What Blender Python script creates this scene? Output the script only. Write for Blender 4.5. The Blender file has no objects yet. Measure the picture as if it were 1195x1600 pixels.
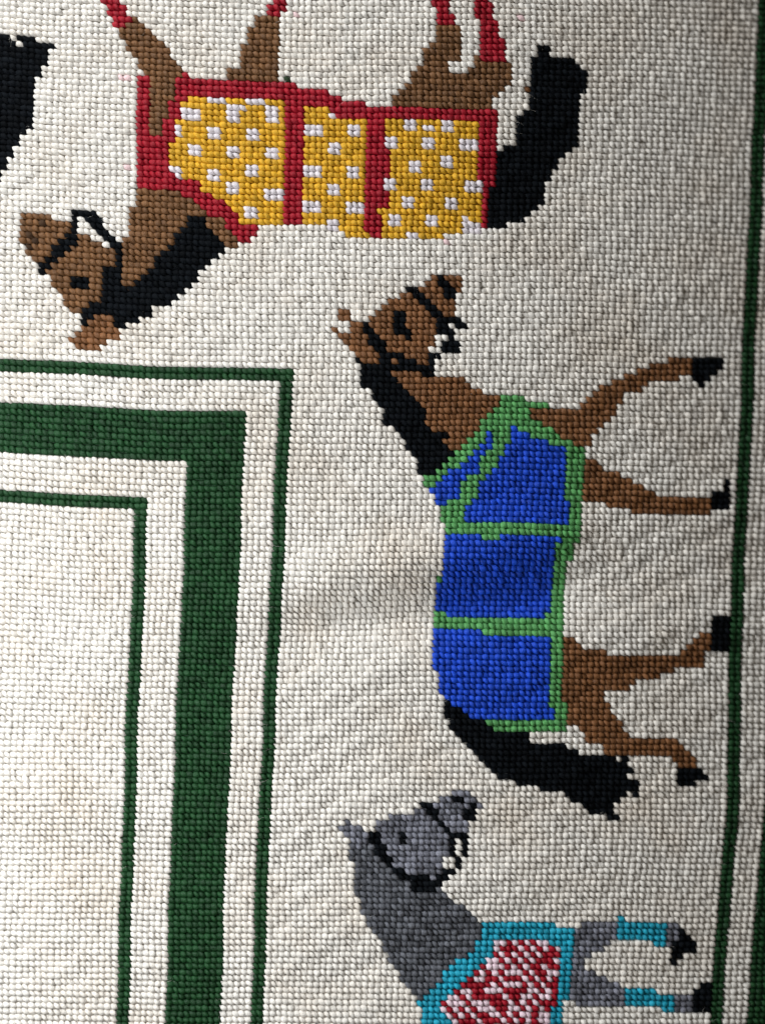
import bpy, math, random
import numpy as np

# ------------------------------------------------------------------ camera, world, lamps
rng = np.random.default_rng(7)
random.seed(7)
scene = bpy.context.scene
COL = scene.collection
K = 0.0005            # metres per photograph pixel: the stitches are about 5 mm across
W, H = 1195.0, 1600.0
CAMH = 1.05

cam_d = bpy.data.cameras.new("camera")
cam_d.sensor_fit = 'VERTICAL'
cam_d.sensor_height = 24.0
cam_d.angle = 2 * math.atan(H * K / 2 / CAMH)
cam_d.clip_start = 0.01
cam_d.clip_end = 50
cam_d.dof.use_dof = True
cam_d.dof.focus_distance = CAMH - 0.010
cam_d.dof.aperture_fstop = 0.9
cam = bpy.data.objects.new("camera", cam_d)
cam.location = (0, 0, CAMH)
COL.objects.link(cam)
scene.camera = cam

world = bpy.data.worlds.new("World")
scene.world = world
world.use_nodes = True
wb = world.node_tree.nodes["Background"]
wb.inputs[0].default_value = (1.0, 0.93, 0.82, 1)
wb.inputs[1].default_value = 0.12


def lamp(name, loc, target, size, size_y, power, color):
    d = bpy.data.lights.new(name, 'AREA')
    d.shape = 'RECTANGLE'
    d.size = size
    d.size_y = size_y
    d.energy = power
    d.color = color
    o = bpy.data.objects.new(name, d)
    o.location = loc
    from mathutils import Vector
    o.rotation_euler = (Vector(target) - Vector(loc)).to_track_quat('-Z', 'Y').to_euler()
    COL.objects.link(o)
    return o


# daylight from a window beyond the top left corner, and softer light from a second one at the left
lamp("window_light", (-0.64, 1.00, 0.55), (-0.15, 0.1, 0.0), 0.6, 0.3, 15.5, (0.925, 0.97, 1.0))
lamp("window_light", (-0.62, -0.10, 0.56), (-0.25, -0.42, 0.0), 0.4, 0.4, 9.2, (0.915, 0.965, 1.0))

scene.view_settings.view_transform = 'Standard'
scene.view_settings.look = 'None'
scene.view_settings.exposure = 0.0
scene.view_settings.gamma = 1.0
scene.view_settings.use_curve_mapping = False

# ------------------------------------------------------------------ the lie of the rug


def band(px, py, x0, y0, x1, y1, w):
    """soft ridge along the segment (x0,y0)-(x1,y1), w = half width"""
    dx, dy = x1 - x0, y1 - y0
    L = math.hypot(dx, dy)
    t = ((px - x0) * dx + (py - y0) * dy) / (L * L)
    d = ((px - x0) * dy - (py - y0) * dx) / L
    end = 1 / (1 + np.exp(-(t) * L / (0.8 * w))) * 1 / (1 + np.exp((t - 1) * L / (0.8 * w)))
    return np.exp(-(d / w) ** 2) * end


def height(px, py):
    px = np.asarray(px, float)
    py = np.asarray(py, float)
    z = np.zeros_like(px)
    # the right side falls away from the light, most at the top
    t = np.clip((px - 560) / 640, 0, 1.3)
    z -= (0.072 - 0.040 * np.clip(py / 1600, 0, 1)) * t ** 2
    # sags and ridges
    z -= 0.0100 * band(px, py, 440, 990, 900, 920, 44)
    z -= 0.0022 * band(px, py, 470, 760, 660, 700, 34)
    z += 0.0020 * band(px, py, 450, 1080, 680, 1030, 30)
    z += 0.0070 * band(px, py, 450, 905, 900, 830, 38)
    z -= 0.0026 * band(px, py, -60, 1345, 330, 1335, 42)
    z += 0.0022 * band(px, py, -60, 1240, 420, 1290, 45)
    z += 0.0024 * band(px, py, 860, 1010, 1240, 960, 38)
    z -= 0.0012 * band(px, py, 420, 1560, 860, 1440, 40)
    z += 0.0012 * band(px, py, 430, 1500, 820, 1370, 40)
    z -= 0.0012 * band(px, py, 860, 1470, 1220, 1490, 40)
    z += 0.0012 * band(px, py, 640, 60, 1220, 120, 60)
    z -= 0.0014 * band(px, py, 760, 300, 1200, 320, 50)
    z -= 0.0012 * band(px, py, 0, 480, 330, 560, 40)
    # small puckers
    z += 0.0007 * np.sin(px / 61 + py / 93 + 0.7) * np.sin(py / 37 - px / 140)
    soft = 0.5 + 0.5 * np.sin(px / 170 + 1.3) * np.sin(py / 210 - px / 400)
    z += 0.00055 * soft * np.sin((px * 0.42 + py * 0.91) * 2 * math.pi / 43 + 1.6 * np.sin(px / 75))
    z += 0.00030 * np.sin(px / 29 - py / 51 + 2.1) * np.sin(py / 23 + px / 87)
    return z


def to_world(px, py, z):
    f = (CAMH - z) / CAMH
    return (px - W / 2) * K * f, (H / 2 - py) * K * f


# ------------------------------------------------------------------ the canvas mesh: hole (c, r) -> place
CY = np.array([0, 200, 400, 580, 800, 1000, 1200, 1400, 1600], float)
CC = np.array([0, 22, 46, 119, 134], float)
CX = np.array([
    [8, 4, 1, -1, -4, -12, -20, -27, -34],
    [228, 225, 222, 218, 212.5, 204, 195.5, 190, 182.5],
    [468, 465, 462, 459, 447.5, 438, 427, 418.5, 412],
    [1182, 1175, 1164, 1157, 1147, 1136, 1137, 1122.5, 1106],
    [1330, 1322, 1312, 1306, 1294, 1284, 1284, 1268, 1250]], float)
RR = np.array([0, 21, 43, 62, 69, 77, 83, 107, 129, 150, 172], float)
RC = np.array([0, 22, 46, 80, 119, 134], float)
R46 = np.array([0, 195, 399, 577, 644.5, 722, 780, 1003, 1207, 1402, 1607], float)
RO = np.array([
    [-16, -26, -20, -16, -17, -15, -14, -9, -6, -6, -5],
    [-8, -10, -8, -5, -5, -4, -2, -2, -2, -2, -2],
    [0] * 11,
    [5, 4, 4, 3, 2, 1, 0, -1, 0, 1, 2],
    [16, 16, 14, 11, 10, 9, 8, 5, 3, 1, 2],
    [22, 22, 18, 15, 14, 13, 11, 8, 6, 3, 4]], float)


def interp_ext(x, xp, fp):
    x = np.asarray(x, float)
    y = np.interp(x, xp, fp)
    lo = x < xp[0]
    hi = x > xp[-1]
    y = np.where(lo, fp[0] + (x - xp[0]) * (fp[1] - fp[0]) / (xp[1] - xp[0]), y)
    y = np.where(hi, fp[-1] + (x - xp[-1]) * (fp[-1] - fp[-2]) / (xp[-1] - xp[-2]), y)
    return y


def smooth_table(xs, tab):
    """linear tables smoothed over their knots"""
    def f(x):
        a = 0
        ws = [(-14, .12), (-7, .22), (0, .32), (7, .22), (14, .12)]
        return sum(w * interp_ext(x + d, xs, tab) for d, w in ws)
    return f


def lattice(c, r):
    c = np.asarray(c, float)
    r = np.asarray(r, float)
    base = sum(w * interp_ext(r + d, RR, R46) for d, w in ((-1, .25), (0, .5), (1, .25)))
    rows = [smooth_table(RR, RO[i])(r) for i in range(len(RC))]
    offs = np.zeros_like(base)
    rows = np.array(rows)
    flatc, flatr = c.ravel(), rows.reshape(len(RC), -1)
    fo = np.zeros(flatc.shape)
    for d, w in ((-8, .25), (0, .5), (8, .25)):
        cc = np.clip(flatc + d, RC[0] - 12, RC[-1] + 6)
        k = np.clip(np.searchsorted(RC, cc) - 1, 0, len(RC) - 2)
        t = (cc - RC[k]) / (RC[k + 1] - RC[k])
        idx = np.arange(len(cc))
        fo += w * (flatr[k, idx] * (1 - t) + flatr[k + 1, idx] * t)
    y = base + fo.reshape(base.shape)
    cols = []
    for i in range(len(CC)):
        cols.append(sum(w * interp_ext(y + d, CY, CX[i]) for d, w in
                        ((-90, .12), (-45, .22), (0, .32), (45, .22), (90, .12))).ravel())
    cols = np.array(cols)
    k = np.clip(np.searchsorted(CC, flatc) - 1, 0, len(CC) - 2)
    t = (flatc - CC[k]) / (CC[k + 1] - CC[k])
    idx = np.arange(len(flatc))
    x = cols[k, idx] * (1 - t) + cols[k + 1, idx] * t
    # hand work is never quite even
    x = x.reshape(base.shape) + 0.9 * np.sin(r / 5.3 + c / 17) + 0.5 * np.sin(r / 2.7 + c / 9 + 1)
    y = y + 0.8 * np.sin(c / 6.1 + r / 19) + 0.5 * np.sin(c / 3.3 - r / 11)
    return x, y


C0, C1, R0, R1 = -5, 129, -4, 176
cg, rg = np.meshgrid(np.arange(C0, C1), np.arange(R0, R1), indexing='ij')
SX, SY = lattice(cg + 0.5, rg + 0.5)     # stitch centres
NC, NR = cg.shape

# ------------------------------------------------------------------ the design
V = {'V0': (0, 0, 3.983), 'V1': (0, 300, 4.979), 'V2': (200, 280, 4.979), 'V3': (200, 60, 5.975),
     'V4': (140, 0, 3.515), 'V5': (380, 120, 5.432), 'V6': (560, 150, 4.979), 'V7': (590, 0, 4.979),
     'V8': (730, 50, 5.0), 'W1': (510, 410, 4.979), 'W2': (550, 560, 4.78), 'W3': (780, 540, 3.145),
     'W4': (660, 600, 4.426), 'W5': (660, 820, 4.426), 'W6': (860, 940, 3.983), 'W7': (680, 1080, 3.515),
     'U1': (510, 1220, 4.596), 'U2': (540, 1380, 3.319), 'U3': (860, 1400, 3.567)}


def pts(s):
    """'V1 10,20 30,40 V2 5,6' -> list of points on the rug"""
    out, cur = [], None
    for tok in s.split():
        if tok in V:
            cur = V[tok]
        else:
            a, b = tok.split(',')
            out.append((cur[0] + float(a) / cur[2], cur[1] + float(b) / cur[2]))
    return out


def inside(poly):
    n = len(poly)
    res = np.zeros(SX.shape, bool)
    j = n - 1
    for i in range(n):
        xi, yi = poly[i]
        xj, yj = poly[j]
        if yi != yj:
            cond = ((yi > SY) != (yj > SY)) & (SX < (xj - xi) * (SY - yi) / (yj - yi) + xi)
            res ^= cond
        j = i
    return res


parts = []          # (name, parent index or None, material, label)
ID = np.zeros(SX.shape, int)
KEEP = np.zeros(SX.shape, bool)


def reg(name, parent, mat, label=None):
    parts.append(dict(name=name, parent=parent, mat=mat, label=label))
    return len(parts) - 1


def paint(pid, s, only=None):
    m = inside(pts(s))
    if only is not None:
        m &= np.isin(ID, only)
    ID[m] = pid


def dab(pid, s):
    """single stitches at the given points"""
    for x, y in pts(s):
        d = (SX - x) ** 2 + (SY - y) ** 2
        k = np.unravel_index(np.argmin(d), d.shape)
        ID[k] = pid
        KEEP[k] = True


def dots(parent, mat, s):
    """each spot given as x0,y0,x1,y1; spots are snapped to whole stitches"""
    cur = None
    for tok in s.split():
        if tok in V:
            cur = V[tok]
            continue
        x0, y0, x1, y1 = [float(v) for v in tok.split(',')]
        x0, x1 = cur[0] + x0 / cur[2], cur[0] + x1 / cur[2]
        y0, y1 = cur[1] + y0 / cur[2], cur[1] + y1 / cur[2]
        nx = max(1, round((x1 - x0) / 9.8))
        ny = max(1, round((y1 - y0) / 9.4))
        fx, fy = x0 + (x1 - x0) / nx / 2, y0 + (y1 - y0) / ny / 2
        d = (SX - fx) ** 2 + (SY - fy) ** 2
        i, j = np.unravel_index(np.argmin(d), d.shape)
        pid = reg('polka_dot', parent, mat)
        ID[i:i + nx, j:j + ny] = pid


# ground
FIELD = reg('cream_field', None, 'cream', 'cream wool ground behind the horses')
ID[:] = FIELD
PANEL = reg('centre_panel', None, 'cream', 'plain cream centre panel inside the green frame')
OUTER = reg('frame_outer_line', None, 'green', 'thin dark green outer line of the frame')
GAP1 = reg('cream_stripe', None, 'cream')
BROAD = reg('frame_broad_band', None, 'green', 'broad dark green band of the frame')
GAP2 = reg('cream_stripe', None, 'cream')
INNER = reg('frame_inner_line', None, 'green', 'thin dark green inner line of the frame')
EDGE = reg('border_line', None, 'green', 'thin dark green line by the right edge')
GAP3 = reg('cream_stripe', None, 'cream', 'cream stripe at the right edge')
RIM = reg('border_band', None, 'green', 'broad dark green band at the far right edge')
for pid, c_end, r_start in ((OUTER, 46, 62), (GAP1, 44, 64), (BROAD, 39, 69), (GAP2, 30, 77), (INNER, 24, 83), (PANEL, 22, 85)):
    ID[(cg < c_end) & (rg >= r_start)] = pid
ID[(cg >= 119)] = EDGE
ID[(cg >= 121)] = GAP3
ID[(cg >= 125)] = RIM

# ---- horse under the yellow spotted blanket (upside down along the top)
HA = reg('horse', None, 'brown_dark', 'brown horse in a yellow blanket with white spots and red trim')
paint(HA, 'V2 75,75 370,90 470,150 570,220 620,290 730,310 770,370 820,440 865,490 870,545 770,545 0,830 -31,840 -31,440 14,420 14,240 75,235')
trim = reg('blanket_trim', HA, 'red')
paint(trim, 'V3 95,330 590,345 600,410 V5 0,60 480,70 490,120 750,125 765,185 1020,190 1025,245 V6 0,80 1090,100 1090,485 1045,490 '
      '1040,720 990,730 970,1025 780,1060 640,1070 640,1115 160,1120 60,1110 V5 1045,1375 985,1370 840,1330 740,1275 100,1260 100,1370 '
      '30,1400 V2 915,510 880,490 820,430 730,310 620,280 560,210 470,150 370,90 75,75')
p1 = reg('blanket_panel', HA, 'yellow')
paint(p1, 'V3 590,535 V5 360,180 355,1260 100,1260 40,1285 V2 975,380 940,380 880,340 830,270 780,210 730,170 660,110 590,90 570,50 480,20 '
      'V3 690,1420 700,1370 570,1320 450,1290 400,1200 390,1180 385,1020 450,980 455,780 520,770 520,600 590,600')
p2 = reg('blanket_panel', HA, 'yellow')
paint(p2, 'V5 535,245 750,250 755,300 800,300 810,350 1060,350 1045,1370 985,1370 840,1330 740,1270 525,1270')
p3 = reg('blanket_panel', HA, 'yellow')
paint(p3, 'V6 230,180 380,190 945,200 940,1020 780,1060 640,1070 640,1115 160,1120 165,880 220,880')
dots(HA, 'spot', 'V3 765,540,940,590 945,605,1115,655 945,655,1060,775 V5 50,170,205,220 205,230,310,385 V3 520,655,700,760 '
     '455,830,520,930 760,840,880,940 V5 40,440,145,545 V3 575,1010,700,1110 940,1015,1055,1130 V5 190,605,310,710 '
     'V3 400,1175,500,1230 455,1240,510,1300 755,1200,875,1300 V5 40,770,145,865 V2 785,50,880,135 V5 200,940,355,1035 40,1090,145,1200')
dots(HA, 'spot', 'V5 535,410,685,510 900,415,995,520 740,570,840,680 535,745,690,835 905,745,1005,835 740,900,835,1000 '
     '525,1060,670,1155 895,1060,1050,1155 735,1220,835,1320 755,300,800,340')
dots(HA, 'spot', 'V6 370,195,465,285 520,240,605,285 665,200,760,285 230,345,320,430 515,340,605,425 805,345,940,430 370,490,465,575 '
     '655,490,750,575 220,635,315,725 510,645,600,725 805,640,940,725 360,785,455,865 650,775,750,870 215,930,310,1015 '
     '505,930,600,1010 785,960,935,1050 785,915,835,960 355,1080,450,1125')
head = reg('head', HA, 'brown_dark')
paint(head, 'V1 150,155 395,170 400,225 545,235 560,290 610,330 660,330 800,370 880,420 905,440 905,565 800,570 800,810 760,870 '
      '620,960 580,960 510,850 450,760 400,680 350,640 300,580 250,560 210,420 150,410')
ear = reg('ear', HA, 'brown')
paint(ear, 'V1 780,930 860,960 880,1020 925,1050 925,1130 840,1140 780,1220 720,1255 680,1200 590,1210 545,1170 590,1110 680,1070 690,1030 720,980')
mane = reg('mane', HA, 'black')
paint(mane, 'V2 480,290 580,300 610,350 680,420 720,480 770,530 720,570 680,620 620,670 570,730 530,780 470,830 420,880 370,930 320,980 '
      '220,1000 180,1060 80,1110 0,1130 V1 990,1050 950,1080 925,1060 870,990 850,940 780,930 720,960 690,1060 620,1070 620,960 '
      '700,880 770,860 800,820 805,570 960,570 965,700 V2 -31,820 80,800 120,750 180,680 260,600 330,500 370,430 440,370')
brid = reg('bridle', HA, 'black')
paint(brid, 'V1 555,150 740,150 780,200 830,290 900,360 960,370 965,560 905,565 905,420 860,400 790,330 745,270 680,260 680,330 640,330 640,260 600,210 '
      '600,370 550,460 500,500 350,640 300,610 310,545 420,450 500,350 550,320')
dab(FIELD, 'V1 630,235 630,280 730,290 735,340 790,345 830,390 930,350')
eye = reg('eye', HA, 'black')
paint(eye, 'V1 555,650 690,660 715,770 560,760')
nos = reg('nostril', HA, 'brown_deep')
dab(nos, 'V1 325,240 235,330 270,395 235,410')
lg = reg('leg', HA, 'brown_dark')
paint(lg, 'V4 165,155 210,150 210,120 240,100 275,105 300,150 350,200 430,260 460,330 520,400 V3 530,345 530,395 465,400 460,580 400,590 '
      '390,750 335,755 330,930 220,930 215,330 100,320 100,220 V4 240,310 200,290 200,230 165,190')
wr = reg('leg_wrap', HA, 'red')
paint(wr, 'V4 55,-40 160,-40 170,0 205,50 205,90 240,100 210,130 210,155 135,155 130,90 95,85 90,30 65,0')
lg = reg('leg', HA, 'brown_dark')
paint(lg, 'V4 740,452 740,420 830,350 845,260 880,180 915,110 950,90 990,75 1020,90 1065,95 1060,220 1030,225 1025,455')
wr = reg('leg_wrap', HA, 'red')
paint(wr, 'V4 1030,-40 1120,-40 1100,0 1100,60 1065,65 1060,100 1020,90 1015,60 985,60 985,30 1020,0')
lg = reg('leg', HA, 'brown_dark', 'crossed brown hind legs')
paint(lg, 'V7 470,180 620,185 665,250 670,465 620,480 560,500 565,590 640,580 720,530 770,450 1010,470 1055,540 1060,670 1000,700 '
      '860,790 810,835 150,840 130,770 165,700 270,600 325,510 370,400 420,350 465,340')
wr = reg('leg_wrap', HA, 'red')
paint(wr, 'V7 400,-40 560,-40 570,0 570,120 615,130 615,185 470,175 470,75 415,70 415,0')
wr = reg('leg_wrap', HA, 'red')
paint(wr, 'V7 740,-40 860,-40 865,0 905,40 910,170 955,180 955,310 1005,320 1010,465 810,465 800,180 750,170 750,0')
tail = reg('tail', HA, 'black')
paint(tail, 'V8 550,90 650,90 660,210 890,240 895,310 940,360 940,490 890,500 885,820 875,880 820,880 820,910 770,930 770,960 720,990 '
      '720,1060 675,1080 670,1140 620,1180 620,1230 575,1260 575,1330 520,1350 520,1390 470,1400 470,1440 420,1450 420,1480 '
      '320,1490 320,1530 130,1525 150,1235 195,1220 200,990 245,980 300,900 390,840 390,690 440,620 490,600 490,500 490,200 545,170')

# ---- the horse mostly cut off at the left: only its tail shows
HL = reg('horse', None, 'black', 'horse of which only the black tail shows at the left edge')
paint(HL, 'V0 -120,240 0,225 60,235 140,240 240,240 260,290 330,290 340,320 290,340 300,400 260,420 265,490 220,500 215,770 170,830 '
      '120,900 80,960 50,1050 0,1110 -120,1180')
dab(FIELD, 'V0 75,255 115,260')

# ---- horse under the blue blanket
HB = reg('horse', None, 'brown', 'brown horse in a blue blanket with green trim')
paint(HB, 'W2 275,85 440,90 590,120 670,120 690,155 835,155 860,190 940,220 1040,290 1120,290 1120,360 1070,400 1020,450 930,550 '
      '850,600 840,640 780,690 740,690 600,600 500,330 275,100')
tb = reg('blanket_trim', HB, 'leaf_green')
paint(tb, 'W4 555,85 680,90 690,120 880,130 890,165 720,175 770,260 920,300 970,350 970,385 1060,390 1140,430 1140,510 1095,515 1090,850 '
      'W5 1080,0 1050,230 1000,250 985,560 970,790 985,1435 520,1435 410,1360 340,1340 210,1260 120,1170 120,1020 80,1000 85,590 95,400 '
      '140,300 165,85 W4 170,950 135,940 130,860 100,830 60,730 30,720 20,650 80,600 210,490 300,400 420,260 520,170 555,160')
q = reg('blanket_panel', HB, 'blue')
paint(q, 'W4 460,335 500,335 500,450 410,500 410,580 320,640 270,680 270,760 180,810 180,850 110,850 60,740 100,690 150,650 250,560 350,470 430,390')
q = reg('blanket_panel', HB, 'blue')
paint(q, 'W4 640,295 665,300 680,335 750,345 770,375 840,385 850,425 960,430 1000,480 992,980 270,975 275,860 360,810 375,720 460,640 490,620 '
      '500,570 540,540 550,420 600,400 605,350')
q = reg('blanket_panel', HB, 'blue')
paint(q, 'W5 160,88 950,88 950,130 915,140 893,630 190,630 170,580 92,580 92,395 145,390 150,250')
q = reg('blanket_panel', HB, 'blue')
paint(q, 'W5 78,715 370,715 430,750 880,755 880,900 895,1345 345,1350 210,1262 118,1180 118,1020 78,1000')
head = reg('head', HB, 'brown')
paint(head, 'W1 830,90 920,110 935,85 1025,90 1075,200 1070,245 1025,260 1020,385 960,430 870,480 865,630 815,640 805,820 770,830 600,830 '
      '440,780 290,775 240,710 190,660 140,630 95,570 190,540 190,440 385,440 390,390 450,340 500,295 590,250 640,210 740,195 780,150')
ear = reg('ear', HB, 'brown')
paint(ear, 'W1 100,380 205,380 205,435 105,435')
dab(ear, 'W1 75,520 215,465 260,465')
mane = reg('mane', HB, 'black')
paint(mane, 'W1 235,730 290,780 480,790 500,850 540,920 600,970 W2 440,260 530,350 540,420 575,500 620,550 710,570 700,610 660,640 750,680 '
      '750,740 700,760 650,810 600,870 590,890 510,880 470,760 460,710 380,640 380,600 300,520 245,480 240,410 200,350 130,250 110,220 65,190 75,60 30,30')
brid = reg('bridle', HB, 'black')
paint(brid, 'W1 640,200 720,190 760,250 830,320 880,380 930,430 1060,430 1075,500 1010,540 1015,690 960,720 910,720 910,640 960,600 960,570 '
      '900,540 870,480 830,440 740,330 700,270 640,240')
paint(brid, 'W1 290,440 345,450 345,520 400,560 430,620 480,660 490,690 570,690 620,740 650,770 700,780 720,810 800,820 805,770 860,790 '
      '860,860 810,870 800,910 770,890 700,860 640,830 490,830 430,770 380,690 330,620 300,560 250,520 240,490 290,480')
dab(brid, 'W1 885,750')
dab(FIELD, 'W1 990,510 905,575')
dab(head, 'W1 545,755')
nos = reg('nostril', HB, 'black')
paint(nos, 'W1 830,150 880,110 930,110 935,180 1020,190 1020,260 980,300 930,280 930,230 890,205 850,200')
eye = reg('eye', HB, 'black')
paint(eye, 'W1 530,400 635,400 640,540 680,560 680,590 600,590 590,550 530,540')
lg = reg('leg', HB, 'brown')
paint(lg, 'W3 140,310 290,320 375,305 460,225 560,175 620,145 690,120 770,90 870,65 950,65 945,150 880,165 820,185 740,190 740,210 610,240 '
      '580,320 550,370 490,410 460,460 430,490 370,480 310,440 210,395 160,345')
hf = reg('hoof', HB, 'black')
paint(hf, 'W3 950,68 1100,68 1110,100 1080,130 1045,160 975,200 950,180 945,110')
lg = reg('leg', HB, 'brown')
paint(lg, 'W3 405,555 490,580 500,605 570,620 640,660 690,680 750,715 760,740 1040,745 1040,800 1010,840 850,840 640,815 520,780 480,765 400,765')
hf = reg('hoof', HB, 'black')
paint(hf, 'W3 1045,730 1085,710 1090,680 1120,665 1140,700 1135,810 1045,810')
lg = reg('leg', HB, 'brown')
paint(lg, 'W6 80,235 145,230 220,290 330,305 350,335 500,345 600,340 755,345 830,290 880,240 950,180 985,180 1000,300 945,330 940,400 '
      '770,405 740,430 690,430 640,490 530,500 520,535 265,545 80,545')
hf = reg('hoof', HB, 'black')
paint(hf, 'W6 985,130 1030,90 1100,85 1105,290 990,290')
lg = reg('leg', HB, 'brown')
paint(lg, 'W6 80,545 265,545 350,620 385,700 425,750 470,820 480,840 750,845 800,900 880,970 910,1030 800,1035 730,970 400,965 310,890 240,880 150,770 95,730')
hf = reg('hoof', HB, 'black')
paint(hf, 'W6 800,1035 920,1035 975,1095 920,1115 890,1160 800,1160')
tail = reg('tail', HB, 'black')
paint(tail, 'W7 55,60 100,70 160,100 200,150 260,165 330,210 430,235 440,265 500,265 540,290 730,300 760,330 830,355 1040,365 1060,420 '
      '1110,490 1120,540 1080,590 940,605 960,640 1010,700 960,710 900,670 840,670 730,580 650,540 570,535 550,510 430,510 400,480 330,465 '
      '240,370 190,310 140,260 95,210 60,150')
dab(FIELD, 'W7 995,375 1065,480 1050,550')

# ---- grey horse with the turquoise edged blanket
HC = reg('horse', None, 'grey_dark', 'grey horse in a red and white mottled blanket with turquoise trim')
paint(HC, 'U1 180,470 330,470 400,560 620,700 750,800 800,760 860,790 940,890 U2 560,90 690,180 730,230 700,290 650,340 540,450 460,550 '
      '390,600 340,570 250,430 200,350 190,290 120,220 90,150 60,60 45,0 U1 190,650')
tc = reg('blanket_trim', HC, 'turquoise')
paint(tc, 'U2 740,215 1060,205 1180,235 1180,330 1140,620 1130,790 400,790 380,600 450,550 530,450 650,350 700,260')
pr = reg('blanket_panel', HC, 'red')
paint(pr, 'U2 780,305 1030,305 1110,335 1100,480 1080,600 1060,790 600,790 540,700 475,670 480,640 590,530 700,430 760,380')
pk = reg('mottled_stitches', HC, 'pink')
mm = ID == pr
diag = (cg - rg) % 4
prob = np.select([diag == 0, diag == 2], [0.92, 0.48], 0.20)
prob = np.where((SX > 790) & (SY < 1520) & (SX - SY > -700), prob + 0.25, prob)
ID[mm & (rng.random(ID.shape) > prob)] = pk
head = reg('head', HC, 'grey')
paint(head, 'U1 530,230 600,230 690,190 790,150 900,80 960,70 1020,90 1080,130 1110,180 1080,250 1030,300 1020,370 970,400 900,380 '
      '870,520 830,550 820,670 800,700 620,690 400,540 330,400 350,320 430,260')
ear = reg('ear', HC, 'grey')
paint(ear, 'U1 60,320 180,290 240,330 330,360 330,470 190,470 150,420 110,370')
dab(FIELD, 'U1 300,330')
brid = reg('bridle', HC, 'black')
paint(brid, 'U1 695,175 750,165 800,230 835,290 900,350 965,400 1015,450 1010,530 975,525 985,470 920,430 925,520 970,560 960,615 '
      '920,610 915,540 875,515 870,395 830,335 770,265 695,215')
paint(brid, 'U1 330,355 375,355 385,430 425,480 425,540 490,600 550,655 620,685 790,700 810,740 770,790 700,830 630,800 610,750 560,715 '
      '480,640 400,565 375,500 325,440')
dab(brid, 'U1 885,640 845,690 450,570 500,630')
dab(FIELD, 'U1 945,455 945,500')
nos = reg('nostril', HC, 'black')
paint(nos, 'U1 895,110 960,90 975,170 900,170')
paint(nos, 'U1 970,210 1040,190 1060,150 1090,230 1020,300 980,290')
eye = reg('eye', HC, 'black')
paint(eye, 'U1 515,355 560,355 600,400 575,470 515,468')
lg = reg('leg', HC, 'grey')
paint(lg, 'U3 125,185 200,150 340,145 375,180 370,245 330,250 320,280 250,310 210,340 165,370 150,400 115,400 125,320')
paint(lg, 'U3 640,135 700,160 700,230 690,265 640,270')
wr = reg('leg_wrap', HC, 'turquoise')
paint(wr, 'U3 375,110 410,110 420,145 645,135 640,270 570,270 560,245 370,245')
hf = reg('hoof', HC, 'black')
paint(hf, 'U3 700,190 750,185 840,295 770,310 740,340 690,370 665,365 650,280 700,240')
lg = reg('leg', HC, 'grey')
paint(lg, 'U3 105,415 230,420 260,455 370,470 400,510 400,610 250,610 100,590')
paint(lg, 'U3 690,560 790,560 805,610 700,665')
wr = reg('leg_wrap', HC, 'turquoise')
paint(wr, 'U3 400,525 570,515 590,550 695,550 695,650 640,650 600,620 400,620')
hf = reg('hoof', HC, 'black')
paint(hf, 'U3 785,530 850,480 900,480 908,560 892,640 840,650 800,640 790,580')

# single ground stitches caught between two coloured patches belong to a neighbour
for i in range(1, NC - 1):
    for j in range(1, NR - 1):
        if ID[i, j] == FIELD and not KEEP[i, j]:
            nb = [ID[i - 1, j], ID[i + 1, j], ID[i, j - 1], ID[i, j + 1]]
            col_nb = [v for v in nb if v != FIELD]
            if len(col_nb) >= 3:
                ID[i, j] = max(set(col_nb), key=col_nb.count)
# stray threads and marks in the ground
mk = reg('stray_thread', None, 'green_mark', 'short dark green thread above the red trim')
ID[np.unravel_index(np.argmin((SX - 449) ** 2 + (SY - 126) ** 2), SX.shape)] = mk
for sx_, sy_, m_ in ((827, 142, 'brown'), (195, 118, 'blush'), (198, 262, 'blush'), (205, 120, 'blush'), (466, 24, 'blush'),
                     (818, 25, 'blush'), (783, 78, 'blush'), (700, 377, 'blush')):
    k_ = np.unravel_index(np.argmin((SX - sx_) ** 2 + (SY - sy_) ** 2), SX.shape)
    if ID[k_] == FIELD:
        ID[k_] = reg('stray_stitch', None, m_)

# a part that falls into separate patches becomes one part for each patch
for pid in range(len(parts)):
    if pid in (pr, pk) or pid == FIELD:
        continue
    todo = {tuple(v) for v in np.argwhere(ID == pid)}
    comps = []
    while todo:
        st = [todo.pop()]
        comp = []
        while st:
            a = st.pop()
            comp.append(a)
            for da in (-1, 0, 1):
                for db in (-1, 0, 1):
                    b_ = (a[0] + da, a[1] + db)
                    if b_ in todo:
                        todo.remove(b_)
                        st.append(b_)
        comps.append(comp)
    comps.sort(key=len, reverse=True)
    for comp in comps[1:]:
        nid = reg(parts[pid]['name'], parts[pid]['parent'], parts[pid]['mat'], parts[pid]['label'])
        if parts[pid]['parent'] is None and parts[pid]['name'] == 'horse':
            parts[nid]['name'], parts[nid]['parent'], parts[nid]['label'] = 'body_patch', pid, None
        for a in comp:
            ID[a] = nid

# ------------------------------------------------------------------ materials
MATS = {}


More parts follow.
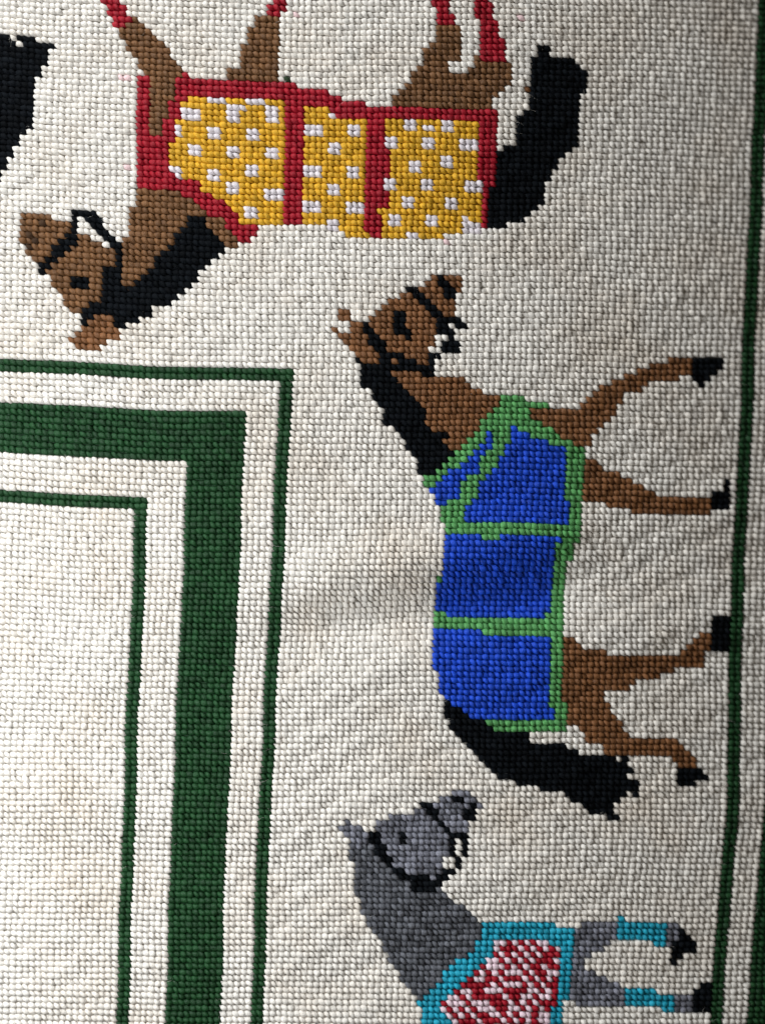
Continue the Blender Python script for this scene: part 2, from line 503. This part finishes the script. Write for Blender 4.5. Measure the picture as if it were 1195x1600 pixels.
def wool(name, col, var=0.16, stain=0.0, rough=0.7, sheen=0.0, tint=(1, 1, 1), spec=0.14):
    m = bpy.data.materials.new(name)
    m.use_nodes = True
    nt = m.node_tree
    N, L = nt.nodes, nt.links
    b = N['Principled BSDF']
    b.inputs['Roughness'].default_value = rough
    b.inputs['Specular IOR Level'].default_value = spec
    b.inputs['Sheen Weight'].default_value = sheen
    b.inputs['Sheen Roughness'].default_value = 0.6
    geo = N.new('ShaderNodeNewGeometry')
    tc_ = N.new('ShaderNodeTexCoord')
    # each stitch its own shade
    mr = N.new('ShaderNodeMapRange')
    mr.inputs['To Min'].default_value = 1 - var
    mr.inputs['To Max'].default_value = 1 + var * 0.7
    L.new(geo.outputs['Random Per Island'], mr.inputs['Value'])
    # the wool varies along the thread
    n1 = N.new('ShaderNodeTexNoise')
    n1.inputs['Scale'].default_value = 1300
    n1.inputs['Detail'].default_value = 3
    L.new(tc_.outputs['Object'], n1.inputs['Vector'])
    mr2 = N.new('ShaderNodeMapRange')
    mr2.inputs['From Min'].default_value = 0.3
    mr2.inputs['From Max'].default_value = 0.7
    mr2.inputs['To Min'].default_value = 1 - var * 0.7
    mr2.inputs['To Max'].default_value = 1 + var * 0.5
    L.new(n1.outputs['Fac'], mr2.inputs['Value'])
    mu = N.new('ShaderNodeMath')
    mu.operation = 'MULTIPLY'
    L.new(mr.outputs[0], mu.inputs[0])
    L.new(mr2.outputs[0], mu.inputs[1])
    # hanks of slightly different dye lot / soiling, in soft patches
    n2 = N.new('ShaderNodeTexNoise')
    n2.inputs['Scale'].default_value = 11
    n2.inputs['Detail'].default_value = 5
    n2.inputs['Roughness'].default_value = 0.65
    L.new(tc_.outputs['Object'], n2.inputs['Vector'])
    ramp = N.new('ShaderNodeMapRange')
    ramp.inputs['From Min'].default_value = 0.45
    ramp.inputs['From Max'].default_value = 0.75
    ramp.inputs['To Min'].default_value = 0.0
    ramp.inputs['To Max'].default_value = stain
    L.new(n2.outputs['Fac'], ramp.inputs['Value'])
    mix = N.new('ShaderNodeMix')
    mix.data_type = 'RGBA'
    mix.inputs['A'].default_value = (*col, 1)
    mix.inputs['B'].default_value = (col[0] * tint[0], col[1] * tint[1], col[2] * tint[2], 1)
    L.new(ramp.outputs[0], mix.inputs['Factor'])
    sc = N.new('ShaderNodeVectorMath')
    sc.operation = 'SCALE'
    L.new(mix.outputs['Result'], sc.inputs[0])
    L.new(mu.outputs[0], sc.inputs['Scale'])
    L.new(sc.outputs[0], b.inputs['Base Color'])
    bump = N.new('ShaderNodeBump')
    bump.inputs['Strength'].default_value = 0.9
    bump.inputs['Distance'].default_value = 0.0006
    L.new(n1.outputs['Fac'], bump.inputs['Height'])
    L.new(bump.outputs[0], b.inputs['Normal'])
    MATS[name] = m
    return m


wool('cream', (0.70, 0.655, 0.60), var=0.09, stain=0.9, tint=(0.86, 0.80, 0.735))
wool('green', (0.009, 0.046, 0.013), var=0.34, stain=0.5, tint=(0.8, 0.8, 0.8), spec=0.22, rough=0.5)
wool('red', (0.29, 0.004, 0.014), var=0.2, spec=0.22, rough=0.5)
wool('yellow', (0.60, 0.32, 0.018), var=0.2, spec=0.22, rough=0.5)
wool('spot', (0.66, 0.60, 0.62), var=0.10)
wool('brown', (0.175, 0.072, 0.026), var=0.27, spec=0.22, rough=0.5)
wool('brown_dark', (0.152, 0.069, 0.026), var=0.27, spec=0.22, rough=0.5)
wool('brown_deep', (0.05, 0.025, 0.012), var=0.25)  # darkest brown wool, for the nostril stitches
wool('black', (0.0035, 0.0045, 0.006), var=0.5, sheen=0.0, spec=0.05)
wool('leaf_green', (0.085, 0.28, 0.085), var=0.24, spec=0.22, rough=0.5)
wool('blue', (0.008, 0.055, 0.46), var=0.25, spec=0.22, rough=0.5)
wool('turquoise', (0.014, 0.30, 0.42), var=0.25, spec=0.22, rough=0.5)
wool('pink', (0.72, 0.55, 0.60), var=0.14)
wool('grey', (0.165, 0.165, 0.195), var=0.5, spec=0.22, rough=0.5)
wool('grey_dark', (0.095, 0.097, 0.11), var=0.5, spec=0.22, rough=0.5)
wool('green_mark', (0.02, 0.035, 0.015), var=0.2)
wool('blush', (0.72, 0.52, 0.52), var=0.1)
wool('canvas', (0.55, 0.51, 0.45), var=0.1)

# ------------------------------------------------------------------ one tent stitch: an arched two-ply length of wool
NA, NT = 7, 7
HOLES = []


def template(seed):
    r_ = np.random.default_rng(seed)
    s = np.linspace(-1, 1, NA)
    th = np.linspace(math.radians(-28), math.radians(208), NT)
    vs = []
    tw = r_.uniform(0, 6.28)
    for a in s:
        rad = 1.0 * (1 - abs(a) ** 2.0) ** 0.62 if abs(a) < 1 else 0.0
        rad = max(rad, 0.10)
        for t in th:
            g = 1 + 0.17 * math.cos(2 * t - 3.4 * a + tw)
            vs.append((a, math.cos(t) * rad * g, math.sin(t) * rad * g, (1 - abs(a) ** 1.8)))
    fs = []
    for i in range(NA - 1):
        for j in range(NT - 1):
            k = i * NT + j
            fs.append((k, k + NT, k + NT + 1, k + 1))
    return np.array(vs), np.array(fs)


TEMPL = [template(i) for i in range(12)]
NV = NA * NT
FT = TEMPL[0][1]
NF = len(FT)


def build_mesh(name, V_, F_):
    me = bpy.data.meshes.new(name)
    me.vertices.add(len(V_))
    me.vertices.foreach_set('co', V_.astype(np.float32).ravel())
    n = F_.shape[1]
    me.loops.add(F_.size)
    me.loops.foreach_set('vertex_index', F_.astype(np.int32).ravel())
    me.polygons.add(len(F_))
    me.polygons.foreach_set('loop_start', np.arange(0, F_.size, n, dtype=np.int32))
    me.polygons.foreach_set('loop_total', np.full(len(F_), n, dtype=np.int32))
    me.polygons.foreach_set('use_smooth', np.ones(len(F_), bool))
    me.update(calc_edges=True)
    return me


def stitches_mesh(name, sel):
    """all stitches where sel is True, as one mesh"""
    c = cg[sel].astype(float)
    r = rg[sel].astype(float)
    n = len(c)
    # the thread comes up at the hole top left of its cell and goes down bottom right
    x, y = lattice(c + 0.5, r + 0.5)
    xa, ya = lattice(c, r + 0.28)
    xb, yb = lattice(c + 1, r + 0.72)
    q_ = lambda s_: rng.normal(0, s_, n)
    x += q_(0.26)
    y += q_(0.22)
    ang = np.arctan2(-(yb - ya), xb - xa) + q_(0.10)
    half = 0.5 * np.hypot(xb - xa, yb - ya) * (1.62 + q_(0.08)) * K
    rad = 4.45 * K * (1 + q_(0.055))
    arch = 2.5 * K * (1 + q_(0.22))
    z0 = height(x, y)
    # slope of the cloth along x and y
    e = 4.0
    gx = (height(x + e, y) - height(x - e, y)) / (2 * e * K)
    gy = -(height(x, y + e) - height(x, y - e)) / (2 * e * K)
    wx, wy = to_world(x, y, z0)
    lift = q_(0.32) * K
    ti = rng.integers(0, len(TEMPL), n)
    T = np.array([t[0] for t in TEMPL])[ti]           # n, NV, 4
    la = T[:, :, 0] * half[:, None]
    lb = T[:, :, 1] * rad[:, None] * 0.98
    lz = T[:, :, 2] * rad[:, None] * 0.90 + T[:, :, 3] * arch[:, None] + lift[:, None]
    ca, sa = np.cos(ang)[:, None], np.sin(ang)[:, None]
    dx = la * ca - lb * sa
    dy = la * sa + lb * ca
    X = wx[:, None] + dx - gx[:, None] * lz
    Y = wy[:, None] + dy - gy[:, None] * lz
    Z = z0[:, None] + lz + gx[:, None] * dx + gy[:, None] * dy
    V_ = np.stack([X, Y, Z], -1).reshape(-1, 3)
    F_ = (FT[None] + (np.arange(n) * NV)[:, None, None]).reshape(-1, 4)
    return build_mesh(name, V_, F_)


root = bpy.data.objects.new('needlepoint_rug', None)
root['label'] = 'cream needlepoint rug with stitched horses in blankets and dark green border lines'
root['category'] = 'rug'
COL.objects.link(root)

STUFF = {FIELD, PANEL, GAP1, GAP2, GAP3, pk}
objs = {}
for pid, p in enumerate(parts):
    sel = ID == pid
    if not sel.any():
        continue
    me = stitches_mesh(p['name'], sel)
    me.materials.append(MATS[p['mat']])
    o = bpy.data.objects.new(p['name'], me)
    if p['label']:
        o['label'] = p['label']
    if pid in STUFF:
        o['kind'] = 'stuff'
    COL.objects.link(o)
    o.parent = root if p['parent'] is None else objs[p['parent']]
    objs[pid] = o

# ------------------------------------------------------------------ the canvas the stitches are worked on
gx_, gy_ = np.meshgrid(np.arange(C0 - 2, C1 + 3), np.arange(R0 - 2, R1 + 3), indexing='ij')
bx, by = lattice(gx_, gy_)
bz = height(bx, by)
wx, wy = to_world(bx, by, bz)
top = np.stack([wx, wy, bz - 0.0002], -1).reshape(-1, 3)
bot = top.copy()
bot[:, 2] -= 0.0025
nx, ny = gx_.shape
idx = np.arange(nx * ny).reshape(nx, ny)
quads = np.stack([idx[:-1, :-1], idx[:-1, 1:], idx[1:, 1:], idx[1:, :-1]], -1).reshape(-1, 4)
n0 = nx * ny
rim = np.concatenate([idx[:, 0], idx[-1, 1:], idx[-2::-1, -1], idx[0, -2:0:-1]])
rn = np.roll(rim, -1)
side = np.stack([rim, rn, rn + n0, rim + n0], -1)
me = build_mesh('canvas', np.concatenate([top, bot]), np.concatenate([quads[:, ::-1], quads + n0, side]))
me.materials.append(MATS['canvas'])
# the design is printed on the canvas: each mesh square has the colour of the wool over it
slots = {}
mi = np.zeros(len(me.polygons), dtype=np.int32)
pidgrid = np.full((nx - 1, ny - 1), -1)
pidgrid[2:2 + NC, 2:2 + NR] = ID
flat = pidgrid.reshape(-1)
PRINT = {}
for pid in np.unique(flat):
    if pid < 0:
        continue
    mname = parts[pid]['mat']
    if mname in ('cream', 'spot', 'blush', 'pink'):
        continue
    if mname not in slots:
        slots[mname] = len(me.materials)
        src = MATS[mname]
        me.materials.append(src)
    mi[:len(flat)][flat == pid] = slots[mname]
me.polygons.foreach_set('material_index', mi)
o = bpy.data.objects.new('canvas', me)
COL.objects.link(o)
o.parent = root

# ------------------------------------------------------------------ loose wool fibres standing off the stitches


def fuzz(name, sel, count, mat, lmin, lmax, lift_, parent):
    ii = np.argwhere(sel)
    pick = ii[rng.integers(0, len(ii), count)]
    x = SX[pick[:, 0], pick[:, 1]] + rng.normal(0, 3, count)
    y = SY[pick[:, 0], pick[:, 1]] + rng.normal(0, 3, count)
    z = height(x, y) + 4.4 * K
    wx_, wy_ = to_world(x, y, z)
    a = rng.uniform(0, 2 * math.pi, count)
    L_ = rng.uniform(lmin, lmax, count) * K
    bend = rng.normal(0, 0.7, count)
    segs = 4
    P = np.zeros((count, segs, 3))
    P[:, 0] = np.stack([wx_, wy_, z - 1.5 * K], -1)
    hh = rng.uniform(0.3, 1, count) * lift_ * K
    for k in range(1, segs):
        aa = a + bend * k
        P[:, k, 0] = P[:, k - 1, 0] + np.cos(aa) * L_ / (segs - 1)
        P[:, k, 1] = P[:, k - 1, 1] + np.sin(aa) * L_ / (segs - 1)
        P[:, k, 2] = z + hh * math.sin(math.pi * (k + .5) / segs)
    R = 0.17 * K
    Vs = np.zeros((count, segs, 3, 3))
    for k in range(segs):
        rr = R * (1 - 0.7 * k / (segs - 1))
        for t in range(3):
            th = t * 2.0944
            Vs[:, k, t, 0] = P[:, k, 0] - np.sin(a) * rr * math.cos(th)
            Vs[:, k, t, 1] = P[:, k, 1] + np.cos(a) * rr * math.cos(th)
            Vs[:, k, t, 2] = P[:, k, 2] + rr * math.sin(th)
    f = []
    for k in range(segs - 1):
        for t in range(3):
            u = (t + 1) % 3
            f.append((k * 3 + t, k * 3 + u, (k + 1) * 3 + u, (k + 1) * 3 + t))
    F_ = (np.array(f)[None] + (np.arange(count) * segs * 3)[:, None, None]).reshape(-1, 4)
    me_ = build_mesh(name, Vs.reshape(-1, 3), F_)
    me_.materials.append(mat)
    ob = bpy.data.objects.new(name, me_)
    ob['kind'] = 'stuff'
    COL.objects.link(ob)
    ob.parent = parent
    return ob


wool('black_fibre', (0.008, 0.009, 0.012), var=0.5, sheen=0.0, spec=0.1)
isb = np.isin(ID, [i for i, p in enumerate(parts) if p['mat'] == 'black'])
isg = np.isin(ID, [i for i, p in enumerate(parts) if p['mat'] == 'green'])
isc = np.isin(ID, [i for i, p in enumerate(parts) if p['mat'] == 'cream'])
isbr = np.isin(ID, [i for i, p in enumerate(parts) if p['mat'].startswith('brown')])
isgr = np.isin(ID, [i for i, p in enumerate(parts) if p['mat'].startswith('grey')])
fuzz('wool_fuzz', isb, 7000, MATS['black_fibre'], 6, 15, 2.0, root)
fuzz('wool_fuzz', isg, 2500, MATS['green'], 6, 16, 2.0, root)
fuzz('wool_fuzz', isc, 9000, MATS['cream'], 6, 18, 1.6, root)
fuzz('wool_fuzz', isbr, 1600, MATS['brown'], 5, 12, 1.6, root)
fuzz('wool_fuzz', isgr, 1200, MATS['grey'], 5, 12, 1.6, root)

# ------------------------------------------------------------------ floor it lies on
fm = bpy.data.materials.new('floor_boards')
fm.use_nodes = True
nt = fm.node_tree
b = nt.nodes['Principled BSDF']
wv = nt.nodes.new('ShaderNodeTexNoise')
wv.inputs['Scale'].default_value = 6
mp = nt.nodes.new('ShaderNodeMapping')
mp.inputs['Scale'].default_value = (1, 12, 1)
tcn = nt.nodes.new('ShaderNodeTexCoord')
cr = nt.nodes.new('ShaderNodeValToRGB')
cr.color_ramp.elements[0].color = (0.11, 0.06, 0.03, 1)
cr.color_ramp.elements[1].color = (0.24, 0.14, 0.07, 1)
nt.links.new(tcn.outputs['Object'], mp.inputs['Vector'])
nt.links.new(mp.outputs[0], wv.inputs['Vector'])
nt.links.new(wv.outputs['Fac'], cr.inputs['Fac'])
nt.links.new(cr.outputs[0], b.inputs['Base Color'])
b.inputs['Roughness'].default_value = 0.5
zf = float(bz.min()) - 0.012
Vf = np.array([(-4, -4, zf), (4, -4, zf), (4, 4, zf), (-4, 4, zf), (-4, -4, zf - .03), (4, -4, zf - .03), (4, 4, zf - .03), (-4, 4, zf - .03)])
Ff = np.array([(0, 1, 2, 3), (7, 6, 5, 4), (0, 4, 5, 1), (1, 5, 6, 2), (2, 6, 7, 3), (3, 7, 4, 0)])
me = build_mesh('floor', Vf, Ff)
me.polygons.foreach_set('use_smooth', np.zeros(6, bool))
me.materials.append(fm)
fl = bpy.data.objects.new('floor', me)
fl['kind'] = 'structure'
COL.objects.link(fl)
